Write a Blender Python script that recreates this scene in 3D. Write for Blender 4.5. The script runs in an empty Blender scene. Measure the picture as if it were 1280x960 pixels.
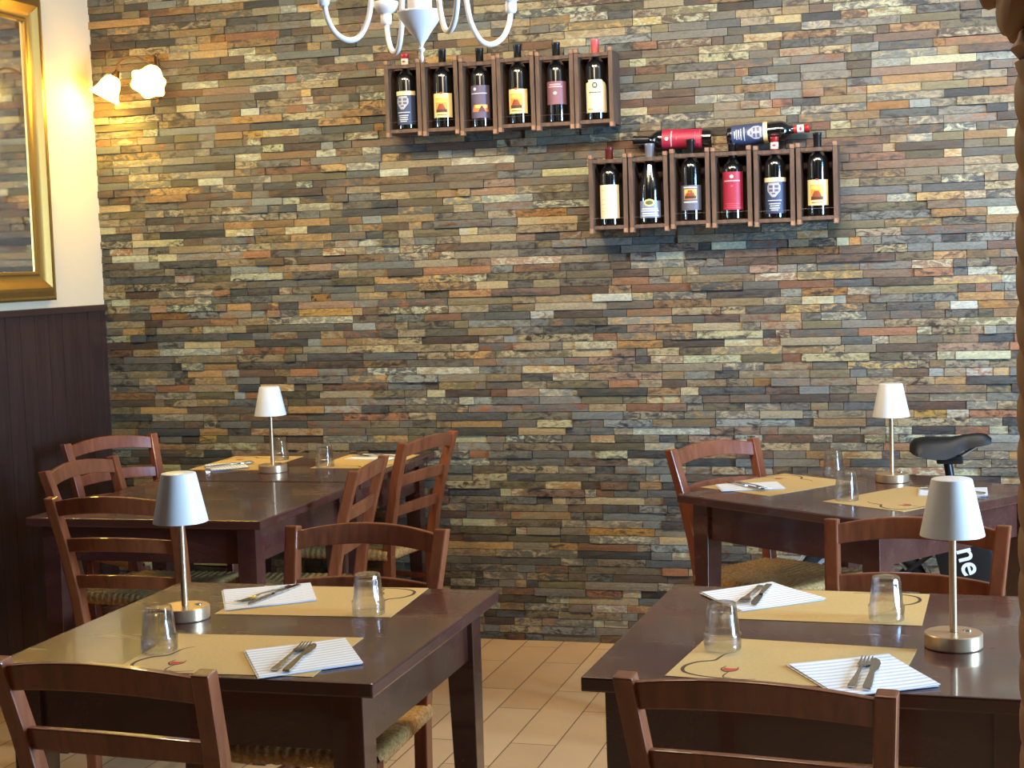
import bpy, bmesh, math, random
from mathutils import Vector, Matrix
from math import sin, cos, pi, radians as rad

S = bpy.context.scene
COL = S.collection

# ------------------------------------------------------------------ helpers
def lin(r, g, b):
    f = lambda c: (c / 255 / 12.92) if c <= 10 else (((c / 255) + .055) / 1.055) ** 2.4
    return (f(r), f(g), f(b), 1)

def link(o, parent=None, loc=None):
    COL.objects.link(o)
    if parent is not None: o.parent = parent
    if loc is not None: o.location = loc
    return o

def mk(name, bm, mat=None, parent=None, loc=None, smooth=False, normals=True):
    if normals: bmesh.ops.recalc_face_normals(bm, faces=bm.faces[:])
    me = bpy.data.meshes.new(name)
    if smooth:
        for f in bm.faces: f.smooth = True
    bm.to_mesh(me); bm.free()
    if mat is not None:
        for m in (mat if isinstance(mat, (list, tuple)) else [mat]): me.materials.append(m)
    o = bpy.data.objects.new(name, me)
    if smooth == 'auto':
        me.set_sharp_from_angle(angle=rad(38))
    return link(o, parent, loc)

def tag(o, label=None, cat=None, group=None, kind=None):
    if label: o['label'] = label
    if cat: o['category'] = cat
    if group: o['group'] = group
    if kind: o['kind'] = kind
    return o

def thing(name, label, cat, loc=(0, 0, 0), rz=0, group=None):
    o = bpy.data.objects.new(name, None)
    o.empty_display_size = .05
    COL.objects.link(o)
    o.location = loc; o.rotation_euler = (0, 0, rz)
    return tag(o, label, cat, group)

def dup(root, label, loc, rz=0, group=None):
    r = root.copy(); COL.objects.link(r)
    r.location = loc; r.rotation_euler = (0, 0, rz); r['label'] = label
    if group: r['group'] = group
    for ch in list(root.children):
        c = ch.copy(); COL.objects.link(c); c.parent = r
        for g in list(ch.children):
            d = g.copy(); COL.objects.link(d); d.parent = c
    return r

def box(bm, x0, x1, y0, y1, z0, z1, bev=0, mi=0):
    vs = [bm.verts.new(p) for p in [(x0,y0,z0),(x1,y0,z0),(x1,y1,z0),(x0,y1,z0),(x0,y0,z1),(x1,y0,z1),(x1,y1,z1),(x0,y1,z1)]]
    fs = [bm.faces.new([vs[i] for i in q]) for q in [(0,3,2,1),(4,5,6,7),(0,1,5,4),(1,2,6,5),(2,3,7,6),(3,0,4,7)]]
    for f in fs: f.material_index = mi
    if bev:
        es = list({e for f in fs for e in f.edges})
        bmesh.ops.bevel(bm, geom=es, offset=bev, segments=2, profile=.6, affect='EDGES')
    return vs

def B(*a, **k):
    bm = bmesh.new(); box(bm, *a, **k); return bm

def lathe(bm, prof, n=32, cx=0, cy=0, ripple=None, close_ends=True, mi=0):
    rings = []
    for r, z in prof:
        if r <= 1e-6:
            rings.append([bm.verts.new((cx, cy, z))])
        else:
            ring = []
            for i in range(n):
                a = 2 * pi * i / n
                rr = r * (ripple(a, z) if ripple else 1)
                ring.append(bm.verts.new((cx + rr * cos(a), cy + rr * sin(a), z)))
            rings.append(ring)
    for A, C in zip(rings, rings[1:]):
        for i in range(n):
            j = (i + 1) % n
            if len(A) == 1 and len(C) == 1: continue
            if len(A) == 1: f = bm.faces.new([A[0], C[j], C[i]])
            elif len(C) == 1: f = bm.faces.new([A[i], A[j], C[0]])
            else: f = bm.faces.new([A[i], A[j], C[j], C[i]])
            f.material_index = mi
    return rings

def tube(bm, pts, r, n=10, caps=True, radii=None):
    pts = [Vector(p) for p in pts]
    up = Vector((0, 0, 1)); prev = None; rings = []
    for i, p in enumerate(pts):
        t = (pts[min(i + 1, len(pts) - 1)] - pts[max(i - 1, 0)]).normalized()
        if prev is None:
            a = up if abs(t.dot(up)) < .9 else Vector((1, 0, 0))
            nrm = t.cross(a).normalized()
        else:
            nrm = (prev - t * prev.dot(t)).normalized()
        prev = nrm; bn = t.cross(nrm)
        rr = radii[i] if radii else r
        rings.append([bm.verts.new(p + (nrm * cos(2*pi*k/n) + bn * sin(2*pi*k/n)) * rr) for k in range(n)])
    for A, C in zip(rings, rings[1:]):
        for i in range(n):
            j = (i + 1) % n
            bm.faces.new([A[i], A[j], C[j], C[i]])
    if caps:
        bm.faces.new(rings[0][::-1]); bm.faces.new(rings[-1])
    return rings

def spline(pts, k=8):
    pts = [Vector(p) for p in pts]; out = []
    P = [pts[0] * 2 - pts[1]] + pts + [pts[-1] * 2 - pts[-2]]
    for i in range(1, len(P) - 2):
        for j in range(k):
            t = j / k
            a, b, c, d = P[i-1], P[i], P[i+1], P[i+2]
            out.append(.5 * ((2*b) + (c-a)*t + (2*a-5*b+4*c-d)*t*t + (3*b-a-3*c+d)*t**3))
    out.append(pts[-1]); return out

def rect_sweep(bm, secs, bev=0):
    """secs: list of 4-corner lists"""
    rings = [[bm.verts.new(p) for p in s] for s in secs]
    fs = []
    for A, C in zip(rings, rings[1:]):
        for i in range(4):
            j = (i + 1) % 4
            fs.append(bm.faces.new([A[i], A[j], C[j], C[i]]))
    fs.append(bm.faces.new(rings[0][::-1])); fs.append(bm.faces.new(rings[-1]))
    bmesh.ops.recalc_face_normals(bm, faces=fs)
    if bev:
        es = [e for e in {e for f in fs for e in f.edges} if len(e.link_faces) == 2 and e.calc_face_angle(0) > .7]
        bmesh.ops.bevel(bm, geom=es, offset=bev, segments=2, profile=.6, affect='EDGES')

def poly_prism(bm, pts, z0, z1):
    a = [bm.verts.new((x, y, z0)) for x, y in pts]
    b = [bm.verts.new((x, y, z1)) for x, y in pts]
    n = len(pts)
    bm.faces.new(a[::-1]); bm.faces.new(b)
    for i in range(n):
        j = (i + 1) % n
        bm.faces.new([a[i], a[j], b[j], b[i]])

# ------------------------------------------------------------------ materials
class NT:
    def __init__(s, name):
        s.m = bpy.data.materials.new(name); s.m.use_nodes = True
        s.t = s.m.node_tree; s.b = s.t.nodes['Principled BSDF']
    def n(s, typ, **kw):
        nd = s.t.nodes.new(typ)
        for k, v in kw.items():
            if k in nd.inputs.keys(): nd.inputs[k].default_value = v
            else: setattr(nd, k, v)
        return nd
    def l(s, a, b): s.t.links.new(a, b)
    def bump(s, h, strength=.3, dist=.002):
        b = s.n('ShaderNodeBump', Strength=strength, Distance=dist)
        s.l(h, b.inputs['Height']); s.l(b.outputs[0], s.b.inputs['Normal']); return b

def plain(name, col, rough=.5, metal=0, **kw):
    t = NT(name); b = t.b
    b.inputs['Base Color'].default_value = col
    b.inputs['Roughness'].default_value = rough; b.inputs['Metallic'].default_value = metal
    for k, v in kw.items(): b.inputs[k.replace('_', ' ')].default_value = v
    # slight procedural unevenness of gloss
    no = t.n('ShaderNodeTexNoise', Scale=35.0, Detail=3.0)
    tc = t.n('ShaderNodeTexCoord'); t.l(tc.outputs['Object'], no.inputs['Vector'])
    mr = t.n('ShaderNodeMapRange'); mr.inputs['To Min'].default_value = max(0, rough - .06); mr.inputs['To Max'].default_value = min(1, rough + .06)
    t.l(no.outputs['Fac'], mr.inputs['Value']); t.l(mr.outputs[0], b.inputs['Roughness'])
    return t.m

def wood(name, c1, c2, rough=.35, scale=(4, 40, 40), coat=0, bump=.08, wear=None):
    t = NT(name); b = t.b
    tc = t.n('ShaderNodeTexCoord'); mp = t.n('ShaderNodeMapping'); mp.inputs['Scale'].default_value = scale
    t.l(tc.outputs['Object'], mp.inputs['Vector'])
    no = t.n('ShaderNodeTexNoise', Scale=1.0, Detail=6.0, Roughness=.6, Distortion=.6)
    t.l(mp.outputs[0], no.inputs['Vector'])
    cr = t.n('ShaderNodeValToRGB'); cr.color_ramp.elements[0].position = .3; cr.color_ramp.elements[1].position = .7
    cr.color_ramp.elements[0].color = c1; cr.color_ramp.elements[1].color = c2
    t.l(no.outputs['Fac'], cr.inputs['Fac'])
    out = cr.outputs[0]
    if wear:
        n2 = t.n('ShaderNodeTexNoise', Scale=60.0, Detail=4.0); t.l(tc.outputs['Object'], n2.inputs['Vector'])
        r2 = t.n('ShaderNodeValToRGB'); r2.color_ramp.elements[0].position = .74; r2.color_ramp.elements[1].position = .79
        t.l(n2.outputs['Fac'], r2.inputs['Fac'])
        mx = t.n('ShaderNodeMixRGB'); mx.inputs[2].default_value = wear
        t.l(r2.outputs[0], mx.inputs[0]); t.l(out, mx.inputs[1]); out = mx.outputs[0]
    t.l(out, b.inputs['Base Color'])
    mr = t.n('ShaderNodeMapRange'); mr.inputs['To Min'].default_value = rough - .07; mr.inputs['To Max'].default_value = rough + .1
    t.l(no.outputs['Fac'], mr.inputs['Value']); t.l(mr.outputs[0], b.inputs['Roughness'])
    b.inputs['Coat Weight'].default_value = coat; b.inputs['Coat Roughness'].default_value = .06
    t.bump(no.outputs['Fac'], bump, .001)
    return t.m

# stone ledger cladding: two colours per stone come from vertex colours
def stone_mat():
    t = NT('slate_ledger_stone'); b = t.b
    a = t.n('ShaderNodeVertexColor', layer_name='Col'); a2 = t.n('ShaderNodeVertexColor', layer_name='Col2')
    g = t.n('ShaderNodeTexCoord')
    mp = t.n('ShaderNodeMapping'); mp.inputs['Scale'].default_value = (1, 1, 2.2)
    t.l(g.outputs['Object'], mp.inputs['Vector'])
    n1 = t.n('ShaderNodeTexNoise', Scale=24.0, Detail=9.0, Roughness=.72, Distortion=1.0); t.l(mp.outputs[0], n1.inputs['Vector'])
    r1 = t.n('ShaderNodeValToRGB'); r1.color_ramp.elements[0].position = .47; r1.color_ramp.elements[1].position = .60
    t.l(n1.outputs['Fac'], r1.inputs['Fac'])
    mx = t.n('ShaderNodeMixRGB'); t.l(r1.outputs[0], mx.inputs[0]); t.l(a.outputs[0], mx.inputs[1]); t.l(a2.outputs[0], mx.inputs[2])
    n2 = t.n('ShaderNodeTexNoise', Scale=90.0, Detail=6.0, Roughness=.7); t.l(mp.outputs[0], n2.inputs['Vector'])
    r2 = t.n('ShaderNodeValToRGB'); r2.color_ramp.elements[0].position = .33; r2.color_ramp.elements[1].position = .62
    r2.color_ramp.elements[0].color = (.50, .48, .46, 1); r2.color_ramp.elements[1].color = (1.12, 1.12, 1.12, 1)
    t.l(n2.outputs['Fac'], r2.inputs['Fac'])
    ml = t.n('ShaderNodeMixRGB', blend_type='MULTIPLY'); ml.inputs[0].default_value = .75
    t.l(mx.outputs[0], ml.inputs[1]); t.l(r2.outputs[0], ml.inputs[2])
    t.l(ml.outputs[0], b.inputs['Base Color'])
    b.inputs['Roughness'].default_value = .55
    ad = t.n('ShaderNodeMath', operation='ADD'); t.l(n1.outputs['Fac'], ad.inputs[0])
    sc = t.n('ShaderNodeMath', operation='MULTIPLY'); sc.inputs[1].default_value = .5; t.l(n2.outputs['Fac'], sc.inputs[0]); t.l(sc.outputs[0], ad.inputs[1])
    t.bump(ad.outputs[0], .6, .006)
    return t.m

def plaster_mat():
    t = NT('cream_plaster'); b = t.b
    b.inputs['Base Color'].default_value = lin(216, 194, 160); b.inputs['Roughness'].default_value = .75
    tc = t.n('ShaderNodeTexCoord'); no = t.n('ShaderNodeTexNoise', Scale=25.0, Detail=5.0)
    t.l(tc.outputs['Object'], no.inputs['Vector']); t.bump(no.outputs['Fac'], .25, .004); return t.m

def floor_mat():
    t = NT('tan_plank_tile'); b = t.b
    tc = t.n('ShaderNodeTexCoord')
    mp = t.n('ShaderNodeMapping'); mp.inputs['Rotation'].default_value = (0, 0, rad(90)); mp.inputs['Location'].default_value = (-4.97, -1.363 - .148 * 30, 0)
    # brick rows run along world y: rotate so that texture x = world y
    sx = t.n('ShaderNodeSeparateXYZ'); cx = t.n('ShaderNodeCombineXYZ')
    t.l(tc.outputs['Object'], sx.inputs[0])
    ax = t.n('ShaderNodeMath', operation='ADD'); ax.inputs[1].default_value = -4.97 + 30.0; t.l(sx.outputs['Y'], ax.inputs[0])
    ay = t.n('ShaderNodeMath', operation='ADD'); ay.inputs[1].default_value = 1.363 + .148 * 40; t.l(sx.outputs['X'], ay.inputs[0])
    t.l(ax.outputs[0], cx.inputs['X']); t.l(ay.outputs[0], cx.inputs['Y'])
    br = t.n('ShaderNodeTexBrick'); br.offset = .62; br.offset_frequency = 2; br.squash = 1
    br.inputs['Scale'].default_value = 1; br.inputs['Brick Width'].default_value = .6; br.inputs['Row Height'].default_value = .148
    br.inputs['Mortar Size'].default_value = .0022; br.inputs['Mortar Smooth'].default_value = .2
    br.inputs['Color1'].default_value = lin(220, 180, 130); br.inputs['Color2'].default_value = lin(206, 164, 116); br.inputs['Mortar'].default_value = lin(120, 88, 58)
    t.l(cx.outputs[0], br.inputs['Vector'])
    no = t.n('ShaderNodeTexNoise', Scale=5.0, Detail=6.0, Roughness=.6); t.l(cx.outputs[0], no.inputs['Vector'])
    cr = t.n('ShaderNodeValToRGB'); cr.color_ramp.elements[0].color = (.8, .8, .78, 1); cr.color_ramp.elements[1].color = (1.1, 1.1, 1.1, 1)
    t.l(no.outputs['Fac'], cr.inputs['Fac'])
    ml = t.n('ShaderNodeMixRGB', blend_type='MULTIPLY'); ml.inputs[0].default_value = .8
    t.l(br.outputs['Color'], ml.inputs[1]); t.l(cr.outputs[0], ml.inputs[2]); t.l(ml.outputs[0], b.inputs['Base Color'])
    b.inputs['Roughness'].default_value = .38
    iv = t.n('ShaderNodeMath', operation='SUBTRACT'); iv.inputs[0].default_value = 1; t.l(br.outputs['Fac'], iv.inputs[1])
    t.bump(iv.outputs[0], .5, .002); return t.m

def rush_mat():
    t = NT('woven_rush'); b = t.b
    tc = t.n('ShaderNodeTexCoord'); no = t.n('ShaderNodeTexNoise', Scale=110.0, Detail=5.0, Roughness=.7)
    t.l(tc.outputs['Object'], no.inputs['Vector'])
    cr = t.n('ShaderNodeValToRGB'); cr.color_ramp.elements[0].position = .3; cr.color_ramp.elements[1].position = .72
    cr.color_ramp.elements[0].color = lin(132, 88, 40); cr.color_ramp.elements[1].color = lin(232, 184, 112)
    t.l(no.outputs['Fac'], cr.inputs['Fac']); t.l(cr.outputs[0], b.inputs['Base Color']); b.inputs['Roughness'].default_value = .6
    t.bump(no.outputs['Fac'], .4, .002); return t.m

def napkin_mat():
    t = NT('white_striped_paper'); b = t.b
    tc = t.n('ShaderNodeTexCoord'); w = t.n('ShaderNodeTexWave', Scale=26.0, Distortion=0.0); w.bands_direction = 'Y'
    t.l(tc.outputs['UV'], w.inputs['Vector']); w.inputs['Scale'].default_value = 3.6
    cr = t.n('ShaderNodeValToRGB'); cr.color_ramp.elements[0].color = lin(206, 212, 220); cr.color_ramp.elements[1].color = lin(246, 246, 244)
    cr.color_ramp.elements[0].position = .1; cr.color_ramp.elements[1].position = .5
    t.l(w.outputs['Fac'], cr.inputs['Fac']); t.l(cr.outputs[0], b.inputs['Base Color']); b.inputs['Roughness'].default_value = .8
    t.bump(w.outputs['Fac'], .5, .0015); return t.m

def kraft_mat():
    t = NT('kraft_paper'); b = t.b
    tc = t.n('ShaderNodeTexCoord'); no = t.n('ShaderNodeTexNoise', Scale=140.0, Detail=4.0)
    t.l(tc.outputs['Object'], no.inputs['Vector'])
    cr = t.n('ShaderNodeValToRGB'); cr.color_ramp.elements[0].color = lin(196, 160, 96); cr.color_ramp.elements[1].color = lin(216, 182, 118)
    t.l(no.outputs['Fac'], cr.inputs['Fac']); t.l(cr.outputs[0], b.inputs['Base Color']); b.inputs['Roughness'].default_value = .6
    t.bump(no.outputs['Fac'], .1, .001); return t.m

def glass_mat(name, col=(1, 1, 1, 1), rough=0.0):
    t = NT(name); b = t.b
    b.inputs['Base Color'].default_value = col; b.inputs['Roughness'].default_value = rough
    b.inputs['Transmission Weight'].default_value = 1; b.inputs['IOR'].default_value = 1.47; return t.m

def emit_mat(name, col, strength, base=(.9, .85, .75, 1)):
    t = NT(name); b = t.b
    b.inputs['Base Color'].default_value = base; b.inputs['Emission Color'].default_value = col
    b.inputs['Emission Strength'].default_value = strength; b.inputs['Roughness'].default_value = .4; return t.m

M = dict(
    stone=stone_mat(), plaster=plaster_mat(), floor=floor_mat(), rush=rush_mat(), napkin=napkin_mat(), kraft=kraft_mat(),
    wainscot=wood('dark_wainscot', lin(44, 28, 26), lin(62, 40, 34), .38, (60, 60, 3), bump=.15),
    table=wood('dark_walnut_varnish', lin(68, 37, 31), lin(84, 48, 39), .24, (5, 14, 14), coat=.5, bump=.02, wear=lin(120, 84, 60)),
    chair=wood('reddish_chair_wood', lin(106, 54, 31), lin(144, 80, 45), .32, (30, 30, 4), coat=.3),
    crate=wood('weathered_crate_wood', lin(58, 42, 34), lin(104, 78, 60), .7, (40, 40, 8), bump=.4),
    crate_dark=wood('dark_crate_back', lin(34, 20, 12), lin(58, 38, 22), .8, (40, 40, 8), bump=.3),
    endgrain=wood('pale_end_grain', lin(112, 82, 62), lin(160, 120, 92), .75, (60, 60, 60)),
    gold=plain('antique_gold', lin(176, 136, 70), .4, .85),
    mirror=plain('mirror_silver', (.88, .88, .86, 1), .06, 1.0),
    brass=plain('antique_brass', lin(120, 88, 56), .38, .9),
    white=plain('white_enamel', lin(226, 226, 230), .3),
    shade=plain('white_lampshade', lin(232, 230, 224), .33, Specular_IOR_Level=.8),
    champagne=plain('champagne_metal', lin(208, 176, 138), .34, .75),
    chrome=plain('cutlery_steel', lin(200, 198, 194), .14, 1.0),
    glass=None, ink=plain('brown_ink', lin(70, 50, 36), .7), redink=plain('red_ink', lin(200, 70, 44), .7),
    bottle=plain('dark_bottle_glass', lin(10, 12, 14), .12, 0, Coat_Weight=1.0, Specular_IOR_Level=1.0),
    black=plain('satin_black', lin(16, 16, 18), .35), rubber=plain('tyre_rubber', lin(20, 20, 20), .75),
    grey=plain('grey_mudguard', lin(150, 152, 152), .4), leather=plain('black_saddle_vinyl', lin(8, 8, 10), .5, Specular_IOR_Level=.35),
    steel=plain('spoke_steel', lin(150, 150, 150), .3, .9), letter=plain('white_lettering', lin(228, 228, 230), .5),
    amber=plain('amber_reflector', lin(190, 80, 30), .3), column=None, ceiling=plain('ceiling_paint', lin(120, 100, 80), .85),
)
t = NT('tan_carved_column'); tc = t.n('ShaderNodeTexCoord'); no = t.n('ShaderNodeTexNoise', Scale=22.0, Detail=6.0)
t.l(tc.outputs['Object'], no.inputs['Vector'])
cr = t.n('ShaderNodeValToRGB'); cr.color_ramp.elements[0].color = lin(150, 106, 66); cr.color_ramp.elements[1].color = lin(196, 150, 104)
t.l(no.outputs['Fac'], cr.inputs['Fac']); t.l(cr.outputs[0], t.b.inputs['Base Color']); t.b.inputs['Roughness'].default_value = .6
t.bump(no.outputs['Fac'], .3, .004); M['column'] = t.m

t = NT('clear_tumbler_glass')
lw = t.n('ShaderNodeLayerWeight', Blend=.5); pw = t.n('ShaderNodeMath', operation='POWER'); pw.inputs[1].default_value = 2.6; t.l(lw.outputs['Facing'], pw.inputs[0])
mu = t.n('ShaderNodeMapRange'); mu.inputs['To Min'].default_value = .09; mu.inputs['To Max'].default_value = .9; t.l(pw.outputs[0], mu.inputs['Value'])
trn = t.n('ShaderNodeBsdfTransparent'); trn.inputs[0].default_value = (.97, .98, .985, 1)
gl = t.n('ShaderNodeBsdfGlossy', Roughness=.03); mx = t.n('ShaderNodeMixShader'); rf = t.n('ShaderNodeBsdfGlass', IOR=1.3, Roughness=.0); mx2 = t.n('ShaderNodeMixShader')
t.l(mu.outputs[0], mx.inputs[0]); t.l(trn.outputs[0], mx.inputs[1]); t.l(gl.outputs[0], mx.inputs[2])
mx2.inputs[0].default_value = .24; t.l(mx.outputs[0], mx2.inputs[1]); t.l(rf.outputs[0], mx2.inputs[2])
t.l(mx2.outputs[0], t.t.nodes['Material Output'].inputs[0]); M['glass'] = t.m

# ------------------------------------------------------------------ setting
XL, YW, XR, YN, ZC = -3.47, 5.9, 3.4, -2.2, 3.15
bm = B(XL - .2, XR + .2, YN, YW + .2, -.12, 0); tag(mk('floor', bm, M['floor']), kind='structure')
bm = B(XL - .2, XR + .2, YN, YW + .2, ZC, ZC + .12); tag(mk('ceiling', bm, M['ceiling']), kind='structure')
bm = B(XL - .2, XL - .006, YN, YW + .2, 0, ZC); tag(mk('wall_left', bm, M['plaster']), kind='structure')

# wainscot with narrow vertical boards and a cap rail
bm = bmesh.new()
y = YN
while y < YW - .03:
    y1 = min(y + .098, YW - .022)
    box(bm, XL - .006, XL + .008, y + .0012, y1 - .0012, 0, 1.362, bev=.0018); y += .098
box(bm, XL - .006, XL + .004, YN, YW - .022, 0, 1.36)
box(bm, XL - .006, XL + .02, YN, YW - .022, 1.358, 1.384, bev=.003)
tag(mk('trim_1', bm, M['wainscot']), label='dark brown wainscot panelling with cap rail on the plaster wall', kind='structure')

# unseen dark panelling nearer the viewer, added to cut light bouncing off the wall
bm = bmesh.new(); y = YN
while y < 3.5:
    box(bm, XL - .006, XL + .008, y + .0012, min(y + .098, 3.5) - .0012, 1.386, ZC - .001, bev=.0018); y += .098
tag(mk('bounce_absorber', bm, M['wainscot']), label='added dark panelling above the wainscot, out of view, to cut bounced light', kind='structure')

# stone ledger wall
rnd = random.Random(11)
PAL = [((142, 140, 134), 17), ((130, 132, 130), 13), ((158, 152, 138), 15), ((174, 164, 142), 12), ((172, 152, 120), 8), ((160, 132, 108), 6),
       ((110, 113, 114), 9), ((144, 138, 116), 11), ((196, 188, 166), 7), ((158, 142, 128), 8), ((122, 110, 98), 7), ((152, 155, 152), 11), ((130, 112, 100), 4), ((186, 156, 104), 2)]
PALC = [p for p, w in PAL for _ in range(w)]
VAR = [((96, 90, 82), 5), ((154, 134, 108), 4), ((154, 122, 94), 3), ((190, 182, 164), 6), ((90, 92, 94), 3), ((138, 130, 108), 4), ((106, 86, 74), 3), ((184, 164, 126), 3)]
VARC = [p for p, w in VAR for _ in range(w)]
bm = bmesh.new(); L1 = bm.loops.layers.color.new('Col'); L2 = bm.loops.layers.color.new('Col2')
def stone(x0, x1, z0, z1):
    d = rnd.choice([.0, .001, .001, .002, .002, .003, .004, .005, .007, .011]) + rnd.uniform(0, .0012)
    yf = YW - .004 - d
    g = .0005
    c1 = rnd.choice(PALC); c2 = rnd.choice(VARC) if rnd.random() < .8 else c1
    k = rnd.uniform(1.0, 1.24)
    mn = (150, 142, 126)
    A = lin(*[min(204, (c * .84 + m_ * .16) * k) for c, m_ in zip(c1, mn)]); Bc = lin(*[min(212, (c * .92 + m_ * .08) * k) for c, m_ in zip(c2, mn)])
    # front face as a small irregular grid so that edges are chipped and faces undulate
    nx = max(2, int((x1 - x0) / .035)); nz = 2
    gv = []
    ta, tb = rnd.uniform(-.0015, .0015), rnd.uniform(-.0012, .0012)
    for j in range(nz + 1):
        row = []
        for i in range(nx + 1):
            fx, fz = i / nx, j / nz
            edge = (i in (0, nx)) or (j in (0, nz))
            yy = yf + ta * (fx - .5) * 2 + tb * (fz - .5) * 2 + rnd.uniform(-.0009, .0009) + (rnd.uniform(.0003, .0012) if edge else 0)
            xx = x0 + g + (x1 - x0 - 2 * g) * fx + (rnd.uniform(0, .0008) * (1 if i == 0 else -1 if i == nx else 0))
            zz = z0 + g + (z1 - z0 - 2 * g) * fz + (rnd.uniform(0, .0008) * (1 if j == 0 else -1 if j == nz else 0))
            row.append(bm.verts.new((xx, yy, zz)))
        gv.append(row)
    fs = []
    for j in range(nz):
        for i in range(nx):
            fs.append(bm.faces.new([gv[j][i], gv[j][i+1], gv[j+1][i+1], gv[j+1][i]]))
    loop = gv[0] + [r[-1] for r in gv[1:]] + gv[-1][-2::-1] + [r[0] for r in gv[-2:0:-1]]
    back = [bm.verts.new((v.co.x, YW + .03, v.co.z)) for v in loop]
    n = len(loop)
    for i in range(n):
        j = (i + 1) % n
        fs.append(bm.faces.new([loop[j], loop[i], back[i], back[j]]))
    for f in fs:
        for lp in f.loops: lp[L1] = A; lp[L2] = Bc
HR = .0305
row = 0; z = 0.0
while z < ZC:
    band = row // 5
    pr = random.Random(band * 7 + 3)
    off = pr.uniform(0, .55)
    x = XL - .01
    edges = [XL - .01]; e = XL - .01 + off
    while e < XR: edges.append(e + (.07 if row % 5 in (1, 2) else 0)); e += .56
    edges.append(XR)
    for a, b_ in zip(edges, edges[1:]):
        xs = a
        while xs < b_ - .004:
            w = rnd.choice([.05, .07, .09, .11, .14, .17, .21, .27]) * rnd.uniform(.85, 1.15)
            xe = xs + w
            if b_ - xe < .07: xe = b_
            stone(xs, min(xe, XR), z, min(z + HR, ZC))
            xs = xe
    z += HR; row += 1
nf = len(bm.faces); box(bm, XL - .2, XR + .2, YW + .015, YW + .2, 0, ZC)
bm.faces.ensure_lookup_table()
for f in bm.faces[nf:]:
    for lp in f.loops: lp[L1] = lp[L2] = lin(110, 104, 96)
tag(mk('wall_back', bm, M['stone'], normals=False), label='stacked slate ledger stone wall', kind='structure')

# window wall on the right, outside the picture: daylight comes through it
bm = bmesh.new()
WY0, WY1, WZ0, WZ1 = 2.5, 3.7, .5, 2.5
box(bm, XR, XR + .2, YN, WY0, 0, ZC); box(bm, XR, XR + .2, WY1, YW + .2, 0, ZC)
box(bm, XR, XR + .2, WY0, WY1, 0, WZ0); box(bm, XR, XR + .2, WY0, WY1, WZ1, ZC)
tag(mk('wall_right', bm, M['wainscot']), kind='structure')
bm = bmesh.new(); w_ = .05
for a_, b_, c_, d_ in ((WY0, WY0 + w_, WZ0, WZ1), (WY1 - w_, WY1, WZ0, WZ1), (WY0 + w_, WY1 - w_, WZ0, WZ0 + w_), (WY0 + w_, WY1 - w_, WZ1 - w_, WZ1), ((WY0 + WY1) / 2 - .03, (WY0 + WY1) / 2 + .03, WZ0 + w_, WZ1 - w_)): box(bm, XR + .02, XR + .07, a_, b_, c_, d_)
tag(mk('window_1', bm, M['wainscot']), kind='structure')
bm = B(XL - .2, XR + .2, YN - .2, YN, 0, ZC); tag(mk('wall_front', bm, M['wainscot']), kind='structure')

# mirror on the left wall
def sweep_frame(bm, y0, y1, z0, z1, prof, x0):
    """prof: (inset from outer edge, height off the wall)"""
    cs = [((y0, z0), (1, 1)), ((y1, z0), (-1, 1)), ((y1, z1), (-1, -1)), ((y0, z1), (1, -1))]
    rings = [[bm.verts.new((x0 + h, c[0] + s[0] * i, c[1] + s[1] * i)) for i, h in prof] for c, s in cs]
    for k in range(4):
        A, C = rings[k], rings[(k + 1) % 4]
        for i in range(len(prof) - 1): bm.faces.new([A[i], A[i+1], C[i+1], C[i]])
mir = thing('wall_mirror', 'large mirror in a wide antique gold frame on the plaster wall above the wainscot', 'mirror', (XL - .006, 4.85, 1.415))
my0, my1, mz1 = -.62, .635, 1.19
bm = bmesh.new()
sweep_frame(bm, my0, my1, 0, mz1, [(0, .0005), (0, .03), (.008, .036), (.016, .033), (.022, .036), (.034, .046), (.05, .048), (.07, .036), (.09, .022), (.098, .022), (.104, .027), (.112, .025), (.116, .012)], 0)
mk('frame', bm, M['gold'], mir, smooth='auto')
bm = B(.001, .014, my0 + .11, my1 - .11, .11, mz1 - .11); mk('mirror_glass', bm, M['mirror'], mir)

# ------------------------------------------------------------------ tables
def build_table():
    r = thing('square_table', '', 'table')
    w = .4
    bm = B(-w, w, -w, w, .733, .76, bev=.004); mk('tabletop', bm, M['table'], r)
    i = .035; L = .062
    for sx in (-1, 1):
        for sy in (-1, 1):
            bm = bmesh.new(); cx, cy = sx * (w - i - L/2), sy * (w - i - L/2)
            h = L / 2; q = .021
            rect_sweep(bm, [[(cx + a * s + sx * (h - s) * .6, cy + b * s + sy * (h - s) * .6, zz) for a, b in ((-1,-1),(1,-1),(1,1),(-1,1))] for zz, s in ((0, q), (.6, h), (.7328, h))], bev=.002)
            mk('leg', bm, M['table'], r)
    bm = bmesh.new(); a = w - i - L; e = w - i - .012
    box(bm, -a, a, -e, -e + .022, .62, .7328); box(bm, -a, a, e - .022, e, .62, .7328)
    box(bm, -e, -e + .022, -a, a, .62, .7328); box(bm, e - .022, e, -a, a, .62, .7328)
    mk('apron', bm, M['table'], r)
    return r
tb = build_table()
tb['group'] = 'square restaurant tables'
tb['label'] = 'dark square table in the left foreground with two kraft placemats'
tb.location = (-1.41, 2.955, 0)
dup(tb, 'dark square table in the right foreground beside the twisted column', (-.24, 3.045, 0), rad(-2))
dup(tb, 'dark square table with an empty top, nearer of the pair along the wainscot', (-2.4, 4.61, 0))
dup(tb, 'dark square table with two place settings against the stone wall in the left corner', (-2.4, 5.43, 0))
dup(tb, 'dark square table turned at an angle in front of the bicycle', (-.295, 4.902, 0), rad(-36))

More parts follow.
